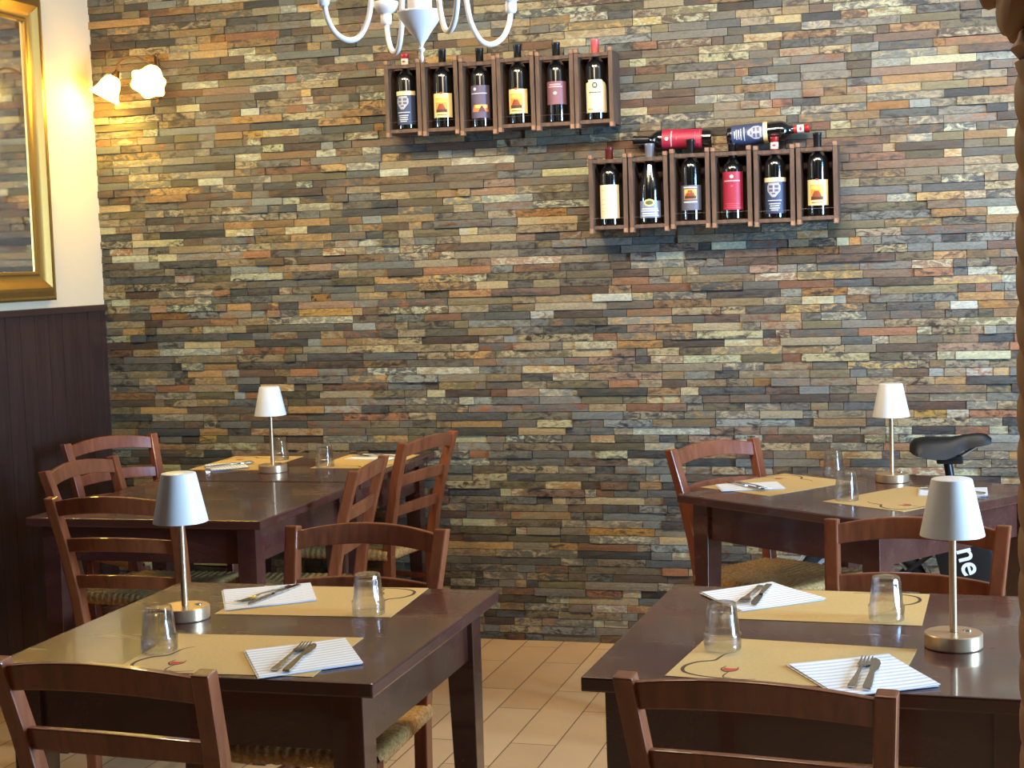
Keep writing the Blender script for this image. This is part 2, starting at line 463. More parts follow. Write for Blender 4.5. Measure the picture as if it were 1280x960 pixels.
# ------------------------------------------------------------------ chairs
def post_secs(sx):
    secs = []
    for zz, xx, yy, d in ((0, .163, -.185, .034), (.2, .165, -.187, .038), (.44, .168, -.19, .040), (.56, .175, -.207, .038), (.72, .187, -.243, .036), (.868, .198, -.287, .032)):
        w = .033; cx = sx * xx
        tz = .004 if zz > .8 else 0
        secs.append([(cx - w/2, yy - d/2, zz - tz), (cx + w/2, yy - d/2, zz - tz), (cx + w/2, yy + d/2, zz), (cx - w/2, yy + d/2, zz)])
    return secs
def post_at(z):
    T = [(.44, .168, -.19), (.56, .175, -.207), (.72, .187, -.243), (.868, .198, -.287)]
    for (a, xa, ya), (b, xb, yb) in zip(T, T[1:]):
        if a <= z <= b:
            f = (z - a) / (b - a); return xa + (xb - xa) * f, ya + (yb - ya) * f
def rail_bm(zc, h, arch, bow):
    bm = bmesh.new(); secs = []
    N = 14
    xa, ya = post_at(zc); xa -= .0165 - .003
    sl = .22
    for i in range(N + 1):
        u = -1 + 2 * i / N
        x = xa * u; k = 1 - u * u
        yb = ya - bow * k; zz0 = zc - h/2 + arch * .9 * k; zz1 = zc + h/2 + arch * 1.15 * k; d = .017
        secs.append([(x, yb - d/2 + sl * (h/2), zz0), (x, yb + d/2 + sl * (h/2), zz0), (x, yb + d/2 - sl * (h/2), zz1), (x, yb - d/2 - sl * (h/2), zz1)])
    rect_sweep(bm, secs, bev=.003); return bm
def rush_seat():
    """four woven triangles; every cord runs from the centre seam out over the rail and round it"""
    bm = bmesh.new()
    FR, BK, D, ZT = .205, .178, .195, .462
    cor = [(-BK, -D), (BK, -D), (FR, D), (-FR, D)]
    NC = 17
    for k in range(4):
        a, b = Vector(cor[k]), Vector(cor[(k + 1) % 4])
        ed = (b - a); nrm = Vector((ed.y, -ed.x)).normalized()
        L = ed.length
        SUB = 4; N = NC * SUB
        rows = []
        for i in range(N + 1):
            f = i / N
            ph = (i % SUB) / SUB
            ridge = .0024 * abs(sin(pi * (i / SUB)))
            e = a + ed * f
            depth = min(f, 1 - f) * 2 * .5   # 0..0.5 towards centre
            inner = a * (1 - 2 * f) if f < .5 else b * (2 * f - 1)
            col = []
            for v in range(5):
                p = e.lerp(inner, 1 - v / 4.0)
                zz = ZT - .010 * (1 - v / 4.0) * min(1, min(f, 1 - f) * 2) + ridge * (1 if v > 0 else .3)
                col.append(bm.verts.new((p.x, p.y, zz)))
            for an in (35, 75, 110, 150):
                rr = .019 + ridge
                p = e + nrm * (rr * sin(rad(an)) * .75)
                col.append(bm.verts.new((p.x, p.y, ZT - .019 + rr * cos(rad(an)))))
            p = e - nrm * .03
            col.append(bm.verts.new((p.x, p.y, ZT - .036)))
            rows.append(col)
        for A, C in zip(rows, rows[1:]):
            for i in range(len(A) - 1): bm.faces.new([A[i], A[i+1], C[i+1], C[i]])
    bmesh.ops.remove_doubles(bm, verts=bm.verts[:], dist=.0004)
    return bm
def build_chair():
    r = thing('ladder_back_chair', '', 'chair')
    w = M['chair']
    for sx in (-1, 1):
        bm = bmesh.new(); rect_sweep(bm, post_secs(sx), bev=.004); mk('back_post', bm, w, r)
    mk('top_rail', rail_bm(.832, .046, .017, .026), w, r)
    mk('slat', rail_bm(.719, .040, .008, .022), w, r)
    mk('slat', rail_bm(.606, .040, .006, .018), w, r)
    for sx in (-1, 1):
        bm = bmesh.new(); rect_sweep(bm, [[(sx * .203 + a * s, .195 + b * s, zz) for a, b in ((-1,-1),(1,-1),(1,1),(-1,1))] for zz, s in ((0, .015), (.446, .018))], bev=.004)
        mk('leg', bm, w, r)
    mk('seat', rush_seat(), M['rush'], r, smooth=True)
    bm = bmesh.new()
    for x0, y0, x1, y1, zz in ((-.165, -.185, -.203, .193, .30), (.165, -.185, .203, .193, .30), (-.165, -.185, -.203, .193, .17), (.165, -.185, .203, .193, .17)):
        q = bmesh.new(); tube(q, [(x0, y0, zz), (x1, y1, zz)], .011, 10); mk('stretcher', q, w, r, smooth='auto')
    for x, y0, zz in ((.2, .195, .26), (.164, -.187, .22)):
        q = bmesh.new(); tube(q, [(-x, y0, zz), (x, y0, zz)], .011, 10); mk('stretcher', q, w, r, smooth='auto')
    # four seat rails that the rush is woven round
    q = bmesh.new()
    for p0, p1 in (((-.165, -.19), (.165, -.19)), ((-.2, .195), (.2, .195)), ((-.168, -.19), (-.203, .195)), ((.168, -.19), (.203, .195))):
        tube(q, [(p0[0], p0[1], .440), (p1[0], p1[1], .440)], .011, 8)
    mk('seat_frame', q, w, r, smooth='auto')
    bm.free()
    return r
def chair_pose(mid, ang):
    """mid: point between the tops of the back posts; ang: direction the sitter faces, degrees"""
    a = rad(ang); return (mid[0] + .287 * cos(a), mid[1] + .287 * sin(a), 0), a - pi/2
CH = [('ladder back chair in the left foreground with its back to us, before the left table', (-1.36, 2.228), 86),
      ('ladder back chair behind the left foreground table, facing us with its rush seat tucked under', (-1.40, 3.545), -92),
      ('ladder back chair showing three slats from behind, at the near end of the corner tables', (-2.34, 3.95), 90),
      ('ladder back chair on the wainscot side of the corner tables, the nearer of two there', (-2.90, 4.70), -3),
      ('ladder back chair deepest in the corner where wainscot meets stone wall', (-3.21, 5.43), -26),
      ('ladder back chair seen edge on at the open side of the corner tables', (-1.85, 4.735), 187),
      ('tall ladder back chair against the stone wall at the far side of the corner tables', (-1.90, 5.48), 171),
      ('ladder back chair with visible rush seat beside the angled table, against the stone wall', (-.805, 5.26), -36),
      ('ladder back chair facing us between the right foreground table and the angled table', (-.098, 3.73), -99),
      ('ladder back chair in the right foreground with its back to us', (-.30, 2.285), 84)]
proto = build_chair()
for i, (lab, mid, ang) in enumerate(CH):
    loc, rz = chair_pose(mid, ang)
    if i == 0:
        proto.location = loc; proto.rotation_euler = (0, 0, rz); proto['label'] = lab; proto['group'] = 'wooden ladder back chairs'
    else: dup(proto, lab, loc, rz)

# ------------------------------------------------------------------ table ware
ZT = .7602
def ribbon(bm, pts, th, z0=0):
    """pts: (x, y, halfwidth, z)"""
    secs = []
    for i, (x, y, hw, zz) in enumerate(pts):
        a = pts[max(0, i - 1)]; b = pts[min(len(pts) - 1, i + 1)]
        d = Vector((b[0] - a[0], b[1] - a[1])).normalized(); n = Vector((-d.y, d.x)) * hw
        secs.append([(x + n.x, y + n.y, z0 + zz), (x - n.x, y - n.y, z0 + zz), (x - n.x, y - n.y, z0 + zz + th), (x + n.x, y + n.y, z0 + zz + th)])
    rect_sweep(bm, secs)
def build_mat():
    r = thing('placemat', '', 'placemat')
    bm = bmesh.new(); N = 10
    box(bm, -.2, .2, -.148, .148, 0, .0008); mk('sheet', bm, M['kraft'], r)
    bm = bmesh.new(); z = .0009
    def stroke(p, ws):
        sp = spline([(x, y, 0) for x, y in p], 6); n = len(sp)
        ribbon(bm, [(q.x, q.y, ws[0] + (ws[1] - ws[0]) * sin(pi * i / (n - 1)), z) for i, q in enumerate(sp)], .0002)
    stroke([(-.118, .045), (-.133, .026), (-.138, -.004), (-.143, -.025), (-.168, -.042), (-.183, -.074), (-.178, -.108), (-.155, -.128), (-.115, -.138), (-.07, -.139), (-.04, -.132)], (.0006, .0034))
    stroke([(-.111, -.058), (-.115, -.078), (-.106, -.094), (-.096, -.094), (-.086, -.08), (-.088, -.06)], (.0007, .0018))
    stroke([(-.097, -.096), (-.1, -.115), (-.098, -.132), (-.084, -.133)], (.0006, .0014))
    mk('printed_drawing', bm, M['ink'], r)
    bm = bmesh.new(); poly_prism(bm, [(-.112, -.07), (-.11, -.085), (-.103, -.092), (-.096, -.092), (-.089, -.083), (-.085, -.069), (-.1, -.073)], .0010, .0012)
    mk('printed_red_wine', bm, M['redink'], r)
    return r
mats = [('kraft placemat at the near edge of the left foreground table', (-1.345, 2.72), 3), ('kraft placemat at the far side of the left foreground table', (-1.37, 3.195), 183),
        ('kraft placemat at the near edge of the right foreground table', (-.292, 2.815), -6), ('kraft placemat at the far side of the right foreground table', (-.268, 3.285), 178),
        ('kraft placemat on the wainscot side of the corner table', (-2.66, 5.51), -90), ('kraft placemat on the open side of the corner table', (-2.19, 5.57), 90),
        ('kraft placemat on the angled table in front of the empty chair', (-.565, 5.035), 234), ('kraft placemat on the angled table nearest its front corner', (-.155, 4.765), 54)]
pm = build_mat()
for i, (lab, p, a) in enumerate(mats):
    if i == 0: pm.location = (*p, ZT); pm.rotation_euler = (0, 0, rad(a)); pm['label'] = lab; pm['group'] = 'kraft paper placemats'
    else: dup(pm, lab, (*p, ZT), rad(a))

def napkin(label, quad, seed):
    c = Vector((sum(q[0] for q in quad) / 4, sum(q[1] for q in quad) / 4))
    rn = random.Random(seed); bm = bmesh.new(); uv = bm.loops.layers.uv.new('UVMap')
    for layer in range(2):
        N = 8; g = []; sh = .004 * layer
        for side in (0, 1):
            gr = []
            for j in range(N + 1):
                row = []
                for i in range(N + 1):
                    u, v = i / N, j / N
                    p = (Vector(quad[0]) * (1-u) * (1-v) + Vector(quad[1]) * u * (1-v) + Vector(quad[2]) * u * v + Vector(quad[3]) * (1-u) * v) - c
                    p *= 1 - .012 * layer
                    lift = .0016 * (u ** 3 + (1 - v) ** 3) * layer + .0006 * sin(u * 7 + seed) * sin(v * 5) * layer + (.0002 if layer else 0)
                    row.append((bm.verts.new((p.x + sh, p.y - sh * .5, .0002 + layer * .0014 + side * .0011 + max(0, lift))), (u, v)))
                gr.append(row)
            g.append(gr)
        for s, gr in enumerate(g):
            for j in range(N):
                for i in range(N):
                    q = [gr[j][i], gr[j][i+1], gr[j+1][i+1], gr[j+1][i]]
                    f = bm.faces.new([k[0] for k in q])
                    for lp, k in zip(f.loops, q): lp[uv].uv = k[1]
        ring = lambda gr: gr[0] + [r[-1] for r in gr[1:]] + gr[-1][-2::-1] + [r[0] for r in gr[-2:0:-1]]
        a, b = ring(g[0]), ring(g[1]); n = len(a)
        for i in range(n):
            j = (i + 1) % n; bm.faces.new([a[i][0], a[j][0], b[j][0], b[i][0]])
    o = mk('napkin', bm, M['napkin'], None, (c.x, c.y, ZT + .0012), smooth='auto')
    return tag(o, label, 'napkin', 'folded white napkins')
def rq(cx, cy, w, h, a):
    a = rad(a); return [(cx + x * cos(a) - y * sin(a), cy + x * sin(a) + y * cos(a)) for x, y in ((-w/2, h/2), (w/2, h/2), (w/2, -h/2), (-w/2, -h/2))]
NAP = [('white striped napkin near the front corner of the left foreground table, under fork and knife', [(-1.347, 2.732), (-1.184, 2.852), (-1.078, 2.68), (-1.231, 2.55)]),
       ('white napkin at the far left of the left foreground table, under tines pointing to us', [(-1.655, 3.259), (-1.473, 3.353), (-1.388, 3.189), (-1.55, 3.063)]),
       ('white striped napkin at the near edge of the right foreground table', [(-.304, 2.786), (-.131, 2.881), (-.036, 2.689), (-.197, 2.594)]),
       ('white striped napkin at the far side of the right foreground table', [(-.553, 3.369), (-.411, 3.489), (-.278, 3.338), (-.441, 3.201)]),
       ('white napkin on the corner table on its wainscot side', rq(-2.69, 5.39, .2, .14, -55)),
       ('white napkin on the corner table on its open side', rq(-2.19, 5.67, .2, .14, -10)),
       ('white striped napkin on the angled table by the empty rush chair', rq(-.645, 4.96, .2, .14, -36 + 54)),
       ('white napkin on the angled table, half hidden behind a lampshade', rq(-.02, 4.886, .2, .15, 0))]
for i, (lab, q) in enumerate(NAP): napkin(lab, q, i + 1)
ZN = ZT + .0058
# cutlery: handle at the origin end, working end along +y
def build_fork():
    r = thing('fork', '', 'fork')
    bm = bmesh.new(); ribbon(bm, [(0, -.095, .0065, .001), (0, -.08, .0072, .0006), (0, -.03, .0042, .003), (0, .02, .003, .005), (0, .035, .0055, .0038), (0, .05, .0115, .0015), (0, .062, .012, .001)], .0018)
    mk('handle', bm, M['chrome'], r)
    for k in range(4):
        bm = bmesh.new(); x = -.0093 + k * .0062
        ribbon(bm, [(x, .061, .0021, .001), (x, .08, .0018, .0016), (x, .102, .001, .0046)], .0016); mk('tine', bm, M['chrome'], r)
    return r
def build_knife():
    r = thing('knife', '', 'knife')
    bm = bmesh.new(); ribbon(bm, [(0, -.105, .0065, .0004), (0, -.09, .0078, .0004), (0, -.03, .006, .0008), (0, .002, .0045, .0012)], .0042); mk('handle', bm, M['chrome'], r)
    bm = bmesh.new(); ribbon(bm, [(0, .001, .0045, .0024), (.001, .03, .008, .0016), (.001, .07, .0085, .001), (-.001, .092, .0065, .001), (-.004, .105, .002, .001)], .0013); mk('blade', bm, M['chrome'], r)
    return r
CUT = [('the striped napkin at the front corner of the left foreground table', (-1.217, 2.69), 5), ('the far left napkin of the left foreground table', (-1.512, 3.215), 168),
       ('the near napkin of the right foreground table', (-.160, 2.735), -5), ('the far napkin of the right foreground table', (-.425, 3.345), 174),
       ('the wainscot side napkin of the corner table', (-2.685, 5.40), -40), ('the open side napkin of the corner table', (-2.18, 5.67), 80),
       ('the napkin by the empty rush chair on the angled table', (-.645, 4.955), -144), ('the napkin half hidden behind the lampshade', (-.015, 4.885), 60)]
fk = build_fork(); kn = build_knife()
for i, (where, p, a) in enumerate(CUT):
    n = Vector((cos(rad(a)), sin(rad(a))))
    s = 1 if i % 2 == 0 else -1
    pf = (p[0] - n.x * .011 * s, p[1] - n.y * .011 * s, ZN); pk = (p[0] + n.x * .011 * s, p[1] + n.y * .011 * s, ZN)
    lf = 'steel fork lying on ' + where; lk = 'steel knife lying on ' + where
    if i == 0:
        fk.location = pf; fk.rotation_euler = (0, 0, rad(a)); fk['label'] = lf; fk['group'] = 'steel forks'
        kn.location = pk; kn.rotation_euler = (0, 0, rad(a + 3)); kn['label'] = lk; kn['group'] = 'steel knives'
    else:
        dup(fk, lf, pf, rad(a)); dup(kn, lk, pk, rad(a + 3))

# upturned tumblers with facets above a step
def build_glass():
    bm = bmesh.new(); n = 48
    def rip(a, z):
        k = max(0, min(1, (z - .032) / .008)) * max(0, min(1, (.086 - z) / .006))
        return 1 - .075 * k * (abs(sin(6 * a)) ** 2.5)
    outer = [(.0345, 0), (.0352, .001), (.0358, .012), (.0362, .026), (.0360, .029), (.0338, .031), (.0330, .034), (.0312, .055), (.0290, .076), (.0278, .084), (.0262, .0875), (.022, .088), (0, .0872)]
    inner = [(0, .074), (.022, .074), (.0252, .070), (.0285, .05), (.0315, .03), (.0338, .012), (.0339, 0)]
    rings = lathe(bm, [(.0339, 0)] + outer, n, ripple=rip)
    lathe(bm, inner, n)
    bmesh.ops.remove_doubles(bm, verts=bm.verts[:], dist=.00005)
    o = mk('tumbler', bm, M['glass'], smooth=True)
    tag(o, '', 'glass', 'upturned glass tumblers'); return o
GL = [('upturned glass tumbler beside the lamp base on the left foreground table', (-1.523, 2.723), 0), ('upturned glass tumbler on the far placemat of the left foreground table', (-1.22, 3.082), 1),
      ('upturned glass tumbler on the near placemat of the right foreground table', (-.433, 2.895), 1), ('upturned glass tumbler on the far placemat of the right foreground table', (-.143, 3.174), 1),
      ('upturned glass tumbler on the wainscot side of the corner table, just behind the lamp stem', (-2.563, 5.60), 1), ('upturned glass tumbler on the open side placemat of the corner table', (-2.29, 5.40), 1),
      ('upturned glass tumbler farther back of the two on the angled table', (-.40, 5.235), 1), ('upturned glass tumbler nearer of the two on the angled table', (-.324, 4.715), 1)]
g0 = build_glass()
for i, (lab, p, onmat) in enumerate(GL):
    o = g0 if i == 0 else g0.copy()
    if i: COL.objects.link(o)
    o.location = (*p, ZT + .0014); o['label'] = lab; o.rotation_euler = (0, 0, i * .7)

# cordless table lamps
def build_lamp():
    r = thing('table_lamp', '', 'lamp')
    bm = bmesh.new(); lathe(bm, [(0, 0), (.051, 0), (.053, .002), (.053, .026), (.0515, .0275), (0, .028)], 48); mk('base', bm, M['champagne'], r, smooth='auto')
    bm = bmesh.new(); lathe(bm, [(0, .028), (.0078, .028), (.0074, .0295), (0, .0298)], 20, cx=.026, cy=.012); mk('touch_button', bm, M['chrome'], r, smooth='auto')
    bm = bmesh.new(); lathe(bm, [(.0068, .0282), (.0068, .245)], 20); mk('stem', bm, M['champagne'], r, smooth=True)
    bm = bmesh.new(); lathe(bm, [(0, .316), (.034, .3165), (.0365, .3155), (.0378, .312), (.0585, .213), (.0588, .2105), (.0575, .2105), (.0368, .310), (0, .311)], 48); mk('lamp_shade', bm, M['shade'], r, smooth='auto')
    bm = bmesh.new(); lathe(bm, [(0, .225), (.02, .225), (.024, .245), (.024, .3108), (0, .3109)], 20); mk('light_unit', bm, M['white'], r, smooth='auto')
    return r
LP = [('white shaded table lamp on the left foreground table', (-1.608, 2.992)), ('white shaded table lamp on the right foreground table', (-.013, 2.974)),
      ('white shaded table lamp on the corner table against the stone wall', (-2.443, 5.27)), ('white shaded table lamp on the angled table', (-.207, 5.118))]
l0 = build_lamp()
for i, (lab, p) in enumerate(LP):
    if i == 0: l0.location = (*p, ZT); l0['label'] = lab; l0['group'] = 'white shaded table lamps'; l0.rotation_euler = (0, 0, .1)
    else: dup(l0, lab, (*p, ZT), .1)

# ------------------------------------------------------------------ wine crates and bottles
def build_crate():
    r = thing('bottle_crate', '', 'crate')
    W, D, H = .147, .130, .272; t = .016
    for sx in (-1, 1):
        bm = bmesh.new(); x = sx * (W/2 - t/2)
        box(bm, x - t/2, x + t/2, -D/2, D/2, 0, H, bev=.0015)
        box(bm, x - t/2 - .001, x + t/2 + .001, -D/2 - .003, -D/2 + .02, -.012, .008, bev=.002, mi=1); box(bm, x - t/2 - .001, x + t/2 + .001, -D/2 - .003, -D/2 + .02, H - .006, H + .011, bev=.002, mi=1)
        mk('side_board', bm, [M['crate'], M['endgrain']], r)
    a = W/2 - t - .0005
    mk('bottom_board', B(-a, a, -D/2, D/2, .003, .017, bev=.0015), M['crate'], r)
    bm = bmesh.new(); box(bm, -a, a, -D/2, -D/2 + .022, H - .022, H - .008, bev=.0015); box(bm, -a, a, -D/2 + .064, D/2, H - .022, H - .008, bev=.0015)
    mk('top_board', bm, M['crate'], r)
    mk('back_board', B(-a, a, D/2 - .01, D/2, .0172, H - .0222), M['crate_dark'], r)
    bm = bmesh.new(); tube(bm, [(-a, -D/2 - .0014, .045), (0, -D/2 - .0016, .0445), (a, -D/2 - .0014, .045)], .0006, 6); mk('retaining_wire', bm, M['steel'], r)
    return r
UPX = [-2.050 + .1511 * i for i in range(6)]; UPZ = [2.014, 2.012, 2.005, 2.010, 2.007, 2.008]
LOX = [-1.252 + .1543 * i for i in range(6)]; LOZ = [1.612, 1.612, 1.618, 1.617, 1.614, 1.617]
CY = YW - .0172 - .065
order = ['first', 'second', 'third', 'fourth', 'fifth', 'sixth']
cr0 = build_crate(); first = True
for rowname, XS, ZS in (('upper', UPX, UPZ), ('lower', LOX, LOZ)):
    for i, (x, zz) in enumerate(zip(XS, ZS)):
        lab = f'weathered wooden bottle crate on the stone wall, {order[i]} from the left in the {rowname} row'
        if first: cr0.location = (x, CY, zz); cr0['label'] = lab; cr0['group'] = 'wall crates for wine bottles'; first = False
        else: dup(cr0, lab, (x, CY, zz), 0).rotation_euler = (0, rad((.25, -.3, .2, -.25, .15, -.2)[i]), 0)

BORD = [(0, 0), (.033, 0), (.0372, .004), (.0375, .01), (.0375, .193), (.036, .205), (.031, .216), (.022, .226), (.0158, .234), (.0142, .244), (.0138, .260), (.0138, .292), (.0152, .293), (.0152, .299), (.013, .3005), (0, .3005)]
SPARK = [(0, 0), (.036, 0), (.041, .005), (.0415, .012), (.0415, .12), (.039, .145), (.033, .175), (.0255, .205), (.0185, .232), (.0152, .25), (.0145, .285), (.0165, .289), (.0165, .296), (.014, .298), (0, .298)]
def patch(bm, R, z0, z1, a0, a1, th=.0004, n=14, shape=None, nz=1):
    """curved label piece; angles in degrees, 0 faces -y (the room)"""
    g = []
    for j in range(nz + 1):
        v = j / nz; zz = z0 + (z1 - z0) * v; k = shape(v) if shape else 1
        row = []
        for i in range(n + 1):
            a = rad((a0 + a1) / 2 + (a1 - a0) * (i / n - .5) * k)
            row.append((bm.verts.new((R * sin(a), -R * cos(a), zz)), bm.verts.new(((R + th) * sin(a), -(R + th) * cos(a), zz))))
        g.append(row)
    for j in range(nz):
        for i in range(n):
            for s in (0, 1): bm.faces.new([g[j][i][s], g[j][i+1][s], g[j+1][i+1][s], g[j+1][i][s]])
    for j in range(nz):
        for i in (0, n): bm.faces.new([g[j][i][0], g[j][i][1], g[j+1][i][1], g[j+1][i][0]])
    for i in range(n):
        for j in (0, nz): bm.faces.new([g[j][i][0], g[j][i+1][0], g[j][i+1][1], g[j][i][1]])
_mc = {}
def cm(c, rough=.55, metal=0):
    k = (c, rough, metal)
    if k not in _mc: _mc[k] = plain('label_%02x%02x%02x' % c, lin(*c), rough, metal)
    return _mc[k]
rnd_text = random.Random(5)
def text_rows(bm, R, zs, half, h=.002, gap=.25):
    for zz, hw in zip(zs, half):
        a = -hw
        while a < hw:
            w = rnd_text.uniform(2.5, 6)
            patch(bm, R, zz, zz + h, a, min(a + w, hw), .0002, 3); a += w + 1.2
SHIELD = lambda v: .25 + .75 * min(1, v * 2.2) if v < .9 else .8
def bottle(name, label, kind, capsule, profile=BORD, loc=(0, 0, 0), scale=1, twist=0):
    r = thing(name, label, 'bottle', loc, rad(twist), 'wine bottles on the stone wall')
    if scale != 1: r.scale = (1, 1, scale)
    bm = bmesh.new(); lathe(bm, profile, 40); mk('glass_body', bm, M['bottle'], r, smooth='auto')
    top = profile[-1][1]
    if capsule:
        bm = bmesh.new(); rn = .0146 if profile is BORD else .0172
        z0 = top - .058
        lathe(bm, [(rn - .0002, z0), (rn, z0 + .002), (rn + .0002, top - .012), (rn + .0013, top - .0105), (rn + .0013, top - .001), (rn, top + .0004), (0, top + .0006)], 28)
        c = mk('capsule', bm, cm(capsule[0], .35, .3), r, smooth='auto')
        if len(capsule) > 1:
            bm = bmesh.new(); patch(bm, rn + .0004, top - .044, top - .02, -75, 75); mk('capsule_emblem', bm, cm(capsule[1]), c)
            bm = bmesh.new(); patch(bm, rn + .0009, top - .036, top - .027, -28, 28, nz=4, n=8, shape=lambda v: max(.2, math.sqrt(max(0, 1 - (2*v-1)**2)))); mk('capsule_mark', bm, cm(capsule[0]), c)
    R = profile[4][0] + .0004
    def lab_(z0, z1, a, col, rough=.5, **k):
        bm = bmesh.new(); patch(bm, R, z0, z1, -a, a, n=20, **k); return mk('label', bm, cm(col, rough), r, smooth='auto')
    def sub(par, nm, col, fn, metal=0):
        bm = bmesh.new(); fn(bm); return mk(nm, bm, cm(col, .45, metal), par, smooth='auto')
    R1, R2, R3 = R + .0006, R + .0010, R + .0014
    if kind == 'navy':
        L = lab_(.018, .150, 88, (52, 62, 92))
        sub(L, 'label_band', (226, 210, 160), lambda b: patch(b, R1, .134, .150, -88, 88, n=20))
        sub(L, 'label_crest', (158, 160, 172), lambda b: patch(b, R1, .078, .130, -42, 34, nz=10, n=10, shape=SHIELD))
        def bits(b):
            for (za, zb, aa, ab) in ((.112, .122, -30, -8), (.112, .122, 2, 24), (.098, .107, -30, -8), (.098, .107, 2, 24), (.088, .094, -14, 6)): patch(b, R2, za, zb, aa, ab, n=5)
        sub(L, 'crest_charges', (88, 84, 108), bits)
        sub(L, 'label_print', (206, 210, 222), lambda b: text_rows(b, R1, (.064, .052, .044, .036, .029), (40, 32, 26, 28, 20), .0034))
        sub(r, 'neck_label', (226, 210, 160), lambda b: patch(b, .0302, .2035, .2095, -80, 80, n=12, shape=None)) if False else None
    elif kind in ('cream_picture', 'dark_picture'):
        cream = kind == 'cream_picture'
        L = lab_(.038, .130, 72, (232, 208, 148) if cream else (92, 92, 106))
        pic = (.056, .112) if cream else (.078, .116)
        sub(L, 'label_picture', (226, 150, 62), lambda b: patch(b, R1, pic[0], pic[1], -40, 34, n=10))
        sub(L, 'picture_sky', (240, 190, 90), lambda b: patch(b, R2, pic[1] - .016, pic[1] - .003, -36, 30, n=10))
        sub(L, 'picture_scene', (138, 62, 40), lambda b: patch(b, R2, pic[0] + .012, pic[0] + .034, -32, 24, nz=6, n=10, shape=lambda v: 1 - .6 * v))
        sub(L, 'picture_foot', (70, 44, 34), lambda b: patch(b, R2, pic[0] + .002, pic[0] + .013, -36, 30, n=10))
        if cream: sub(L, 'label_seal', (150, 60, 40), lambda b: patch(b, R1, .127, .134, -9, 6, n=6))
        else: sub(L, 'label_print', (214, 214, 222), lambda b: (patch(b, R1, .066, .070, -44, 36, n=8), patch(b, R1, .120, .124, -44, 36, n=8)))
        sub(L, 'label_line', (96, 62, 44), lambda b: text_rows(b, R1, (.046,), (34,), .004)) if cream else None
    elif kind == 'violet':
        L = lab_(.034, .158, 72, (86, 76, 100))
        sub(L, 'label_glow', (196, 122, 70), lambda b: patch(b, R1, .058, .084, -50, 60, n=12, nz=4, shape=lambda v: 1 - .3 * v))
        sub(L, 'label_glow_core', (238, 186, 96), lambda b: patch(b, R2, .072, .084, -26, 50, n=10))
        sub(L, 'label_hill', (92, 48, 50), lambda b: patch(b, R3, .058, .080, -6, 36, n=8, nz=6, shape=lambda v: 1 - .8 * v))
        sub(L, 'label_dot', (226, 222, 226), lambda b: patch(b, R1, .138, .150, -34, -16, n=8, nz=6, shape=lambda v: max(.15, math.sqrt(max(0, 1 - (2*v-1)**2)))))
        sub(L, 'label_line', (206, 202, 210), lambda b: patch(b, R1, .126, .129, -56, 50, n=12))
    elif kind == 'mauve':
        L = lab_(.066, .152, 76, (124, 84, 96))
        sub(L, 'label_print', (214, 176, 182), lambda b: text_rows(b, R1, (.138, .130), (34, 42), .004))
        sub(L, 'label_crest', (200, 172, 178), lambda b: patch(b, R1, .102, .114, -10, 12, n=6, nz=5, shape=lambda v: max(.2, math.sqrt(max(0, 1 - (2*v-1)**2)))))
        sub(r, 'neck_ring', (214, 208, 200), lambda b: lathe(b, [(.0150, .2395), (.0156, .2405), (.0152, .2435), (.0146, .244)], 24))
    elif kind == 'cream_big':
        L = lab_(.026, .148, 92, (232, 222, 186), nz=10, shape=lambda v: (.86 if v < .08 else 1) if v < .72 else 1 - ((v - .72) / .28) ** 2 * .55)
        sub(L, 'label_crest', (60, 58, 58), lambda b: patch(b, R1, .116, .138, -16, 16, n=8, nz=8, shape=lambda v: .45 + .55 * sin(pi * v)))
        sub(L, 'crest_field', (200, 192, 164), lambda b: patch(b, R2, .122, .132, -7, 7, n=5))
        sub(L, 'label_print', (52, 46, 42), lambda b: text_rows(b, R1, (.098,), (36,), .0052))
        sub(L, 'label_small_print', (150, 140, 112), lambda b: text_rows(b, R1, (.072, .064, .056), (16, 48, 30), .0018))
        sub(L, 'label_mark', (214, 150, 96), lambda b: patch(b, R1, .036, .042, -46, -14, n=6))
    elif kind == 'cream_tall':
        L = lab_(.026, .156, 72, (230, 220, 186))
        sub(L, 'label_print', (170, 158, 126), lambda b: text_rows(b, R1, (.144, .134, .116, .098, .080, .066, .054, .042), (26, 40, 22, 40, 44, 38, 42, 30), .0022))
    elif kind == 'silver':
        L = lab_(.022, .085, 66, (120, 132, 164), .3)
        sub(L, 'label_oval', (196, 190, 132), lambda b: patch(b, R1, .064, .092, -30, 30, n=10, nz=8, shape=lambda v: max(.12, math.sqrt(max(0, 1 - (2*v-1)**2)))))
        sub(L, 'oval_centre', (92, 96, 70), lambda b: patch(b, R2, .070, .086, -19, 19, n=8, nz=8, shape=lambda v: max(.12, math.sqrt(max(0, 1 - (2*v-1)**2)))))
        sub(L, 'label_print', (222, 228, 240), lambda b: text_rows(b, R1, (.054, .046, .036, .028), (46, 52, 44, 50), .004))
    elif kind == 'crimson':
        L = lab_(.036, .186, 76, (150, 32, 56))
        sub(L, 'label_dot', (240, 214, 214), lambda b: patch(b, R1, .160, .174, -10, 10, n=8, nz=6, shape=lambda v: max(.15, math.sqrt(max(0, 1 - (2*v-1)**2)))))
        sub(L, 'label_line', (228, 170, 176), lambda b: text_rows(b, R1, (.148,), (48,), .0046))
        sub(L, 'label_print', (206, 96, 110), lambda b: (patch(b, R1, .128, .132, -6, 8, n=5), text_rows(b, R1, (.044, .052, .06), (58, 30, 44), .002)))
    return r
BLK = ((22, 22, 24),)
by = CY - .065 + .0428
def stand(name_label, kind, caps, XS, ZS, i, **k):
    return bottle('wine_bottle', name_label, kind, caps, loc=(XS[i] + k.pop('dx', 0), by, ZS[i] + .0180), **k)
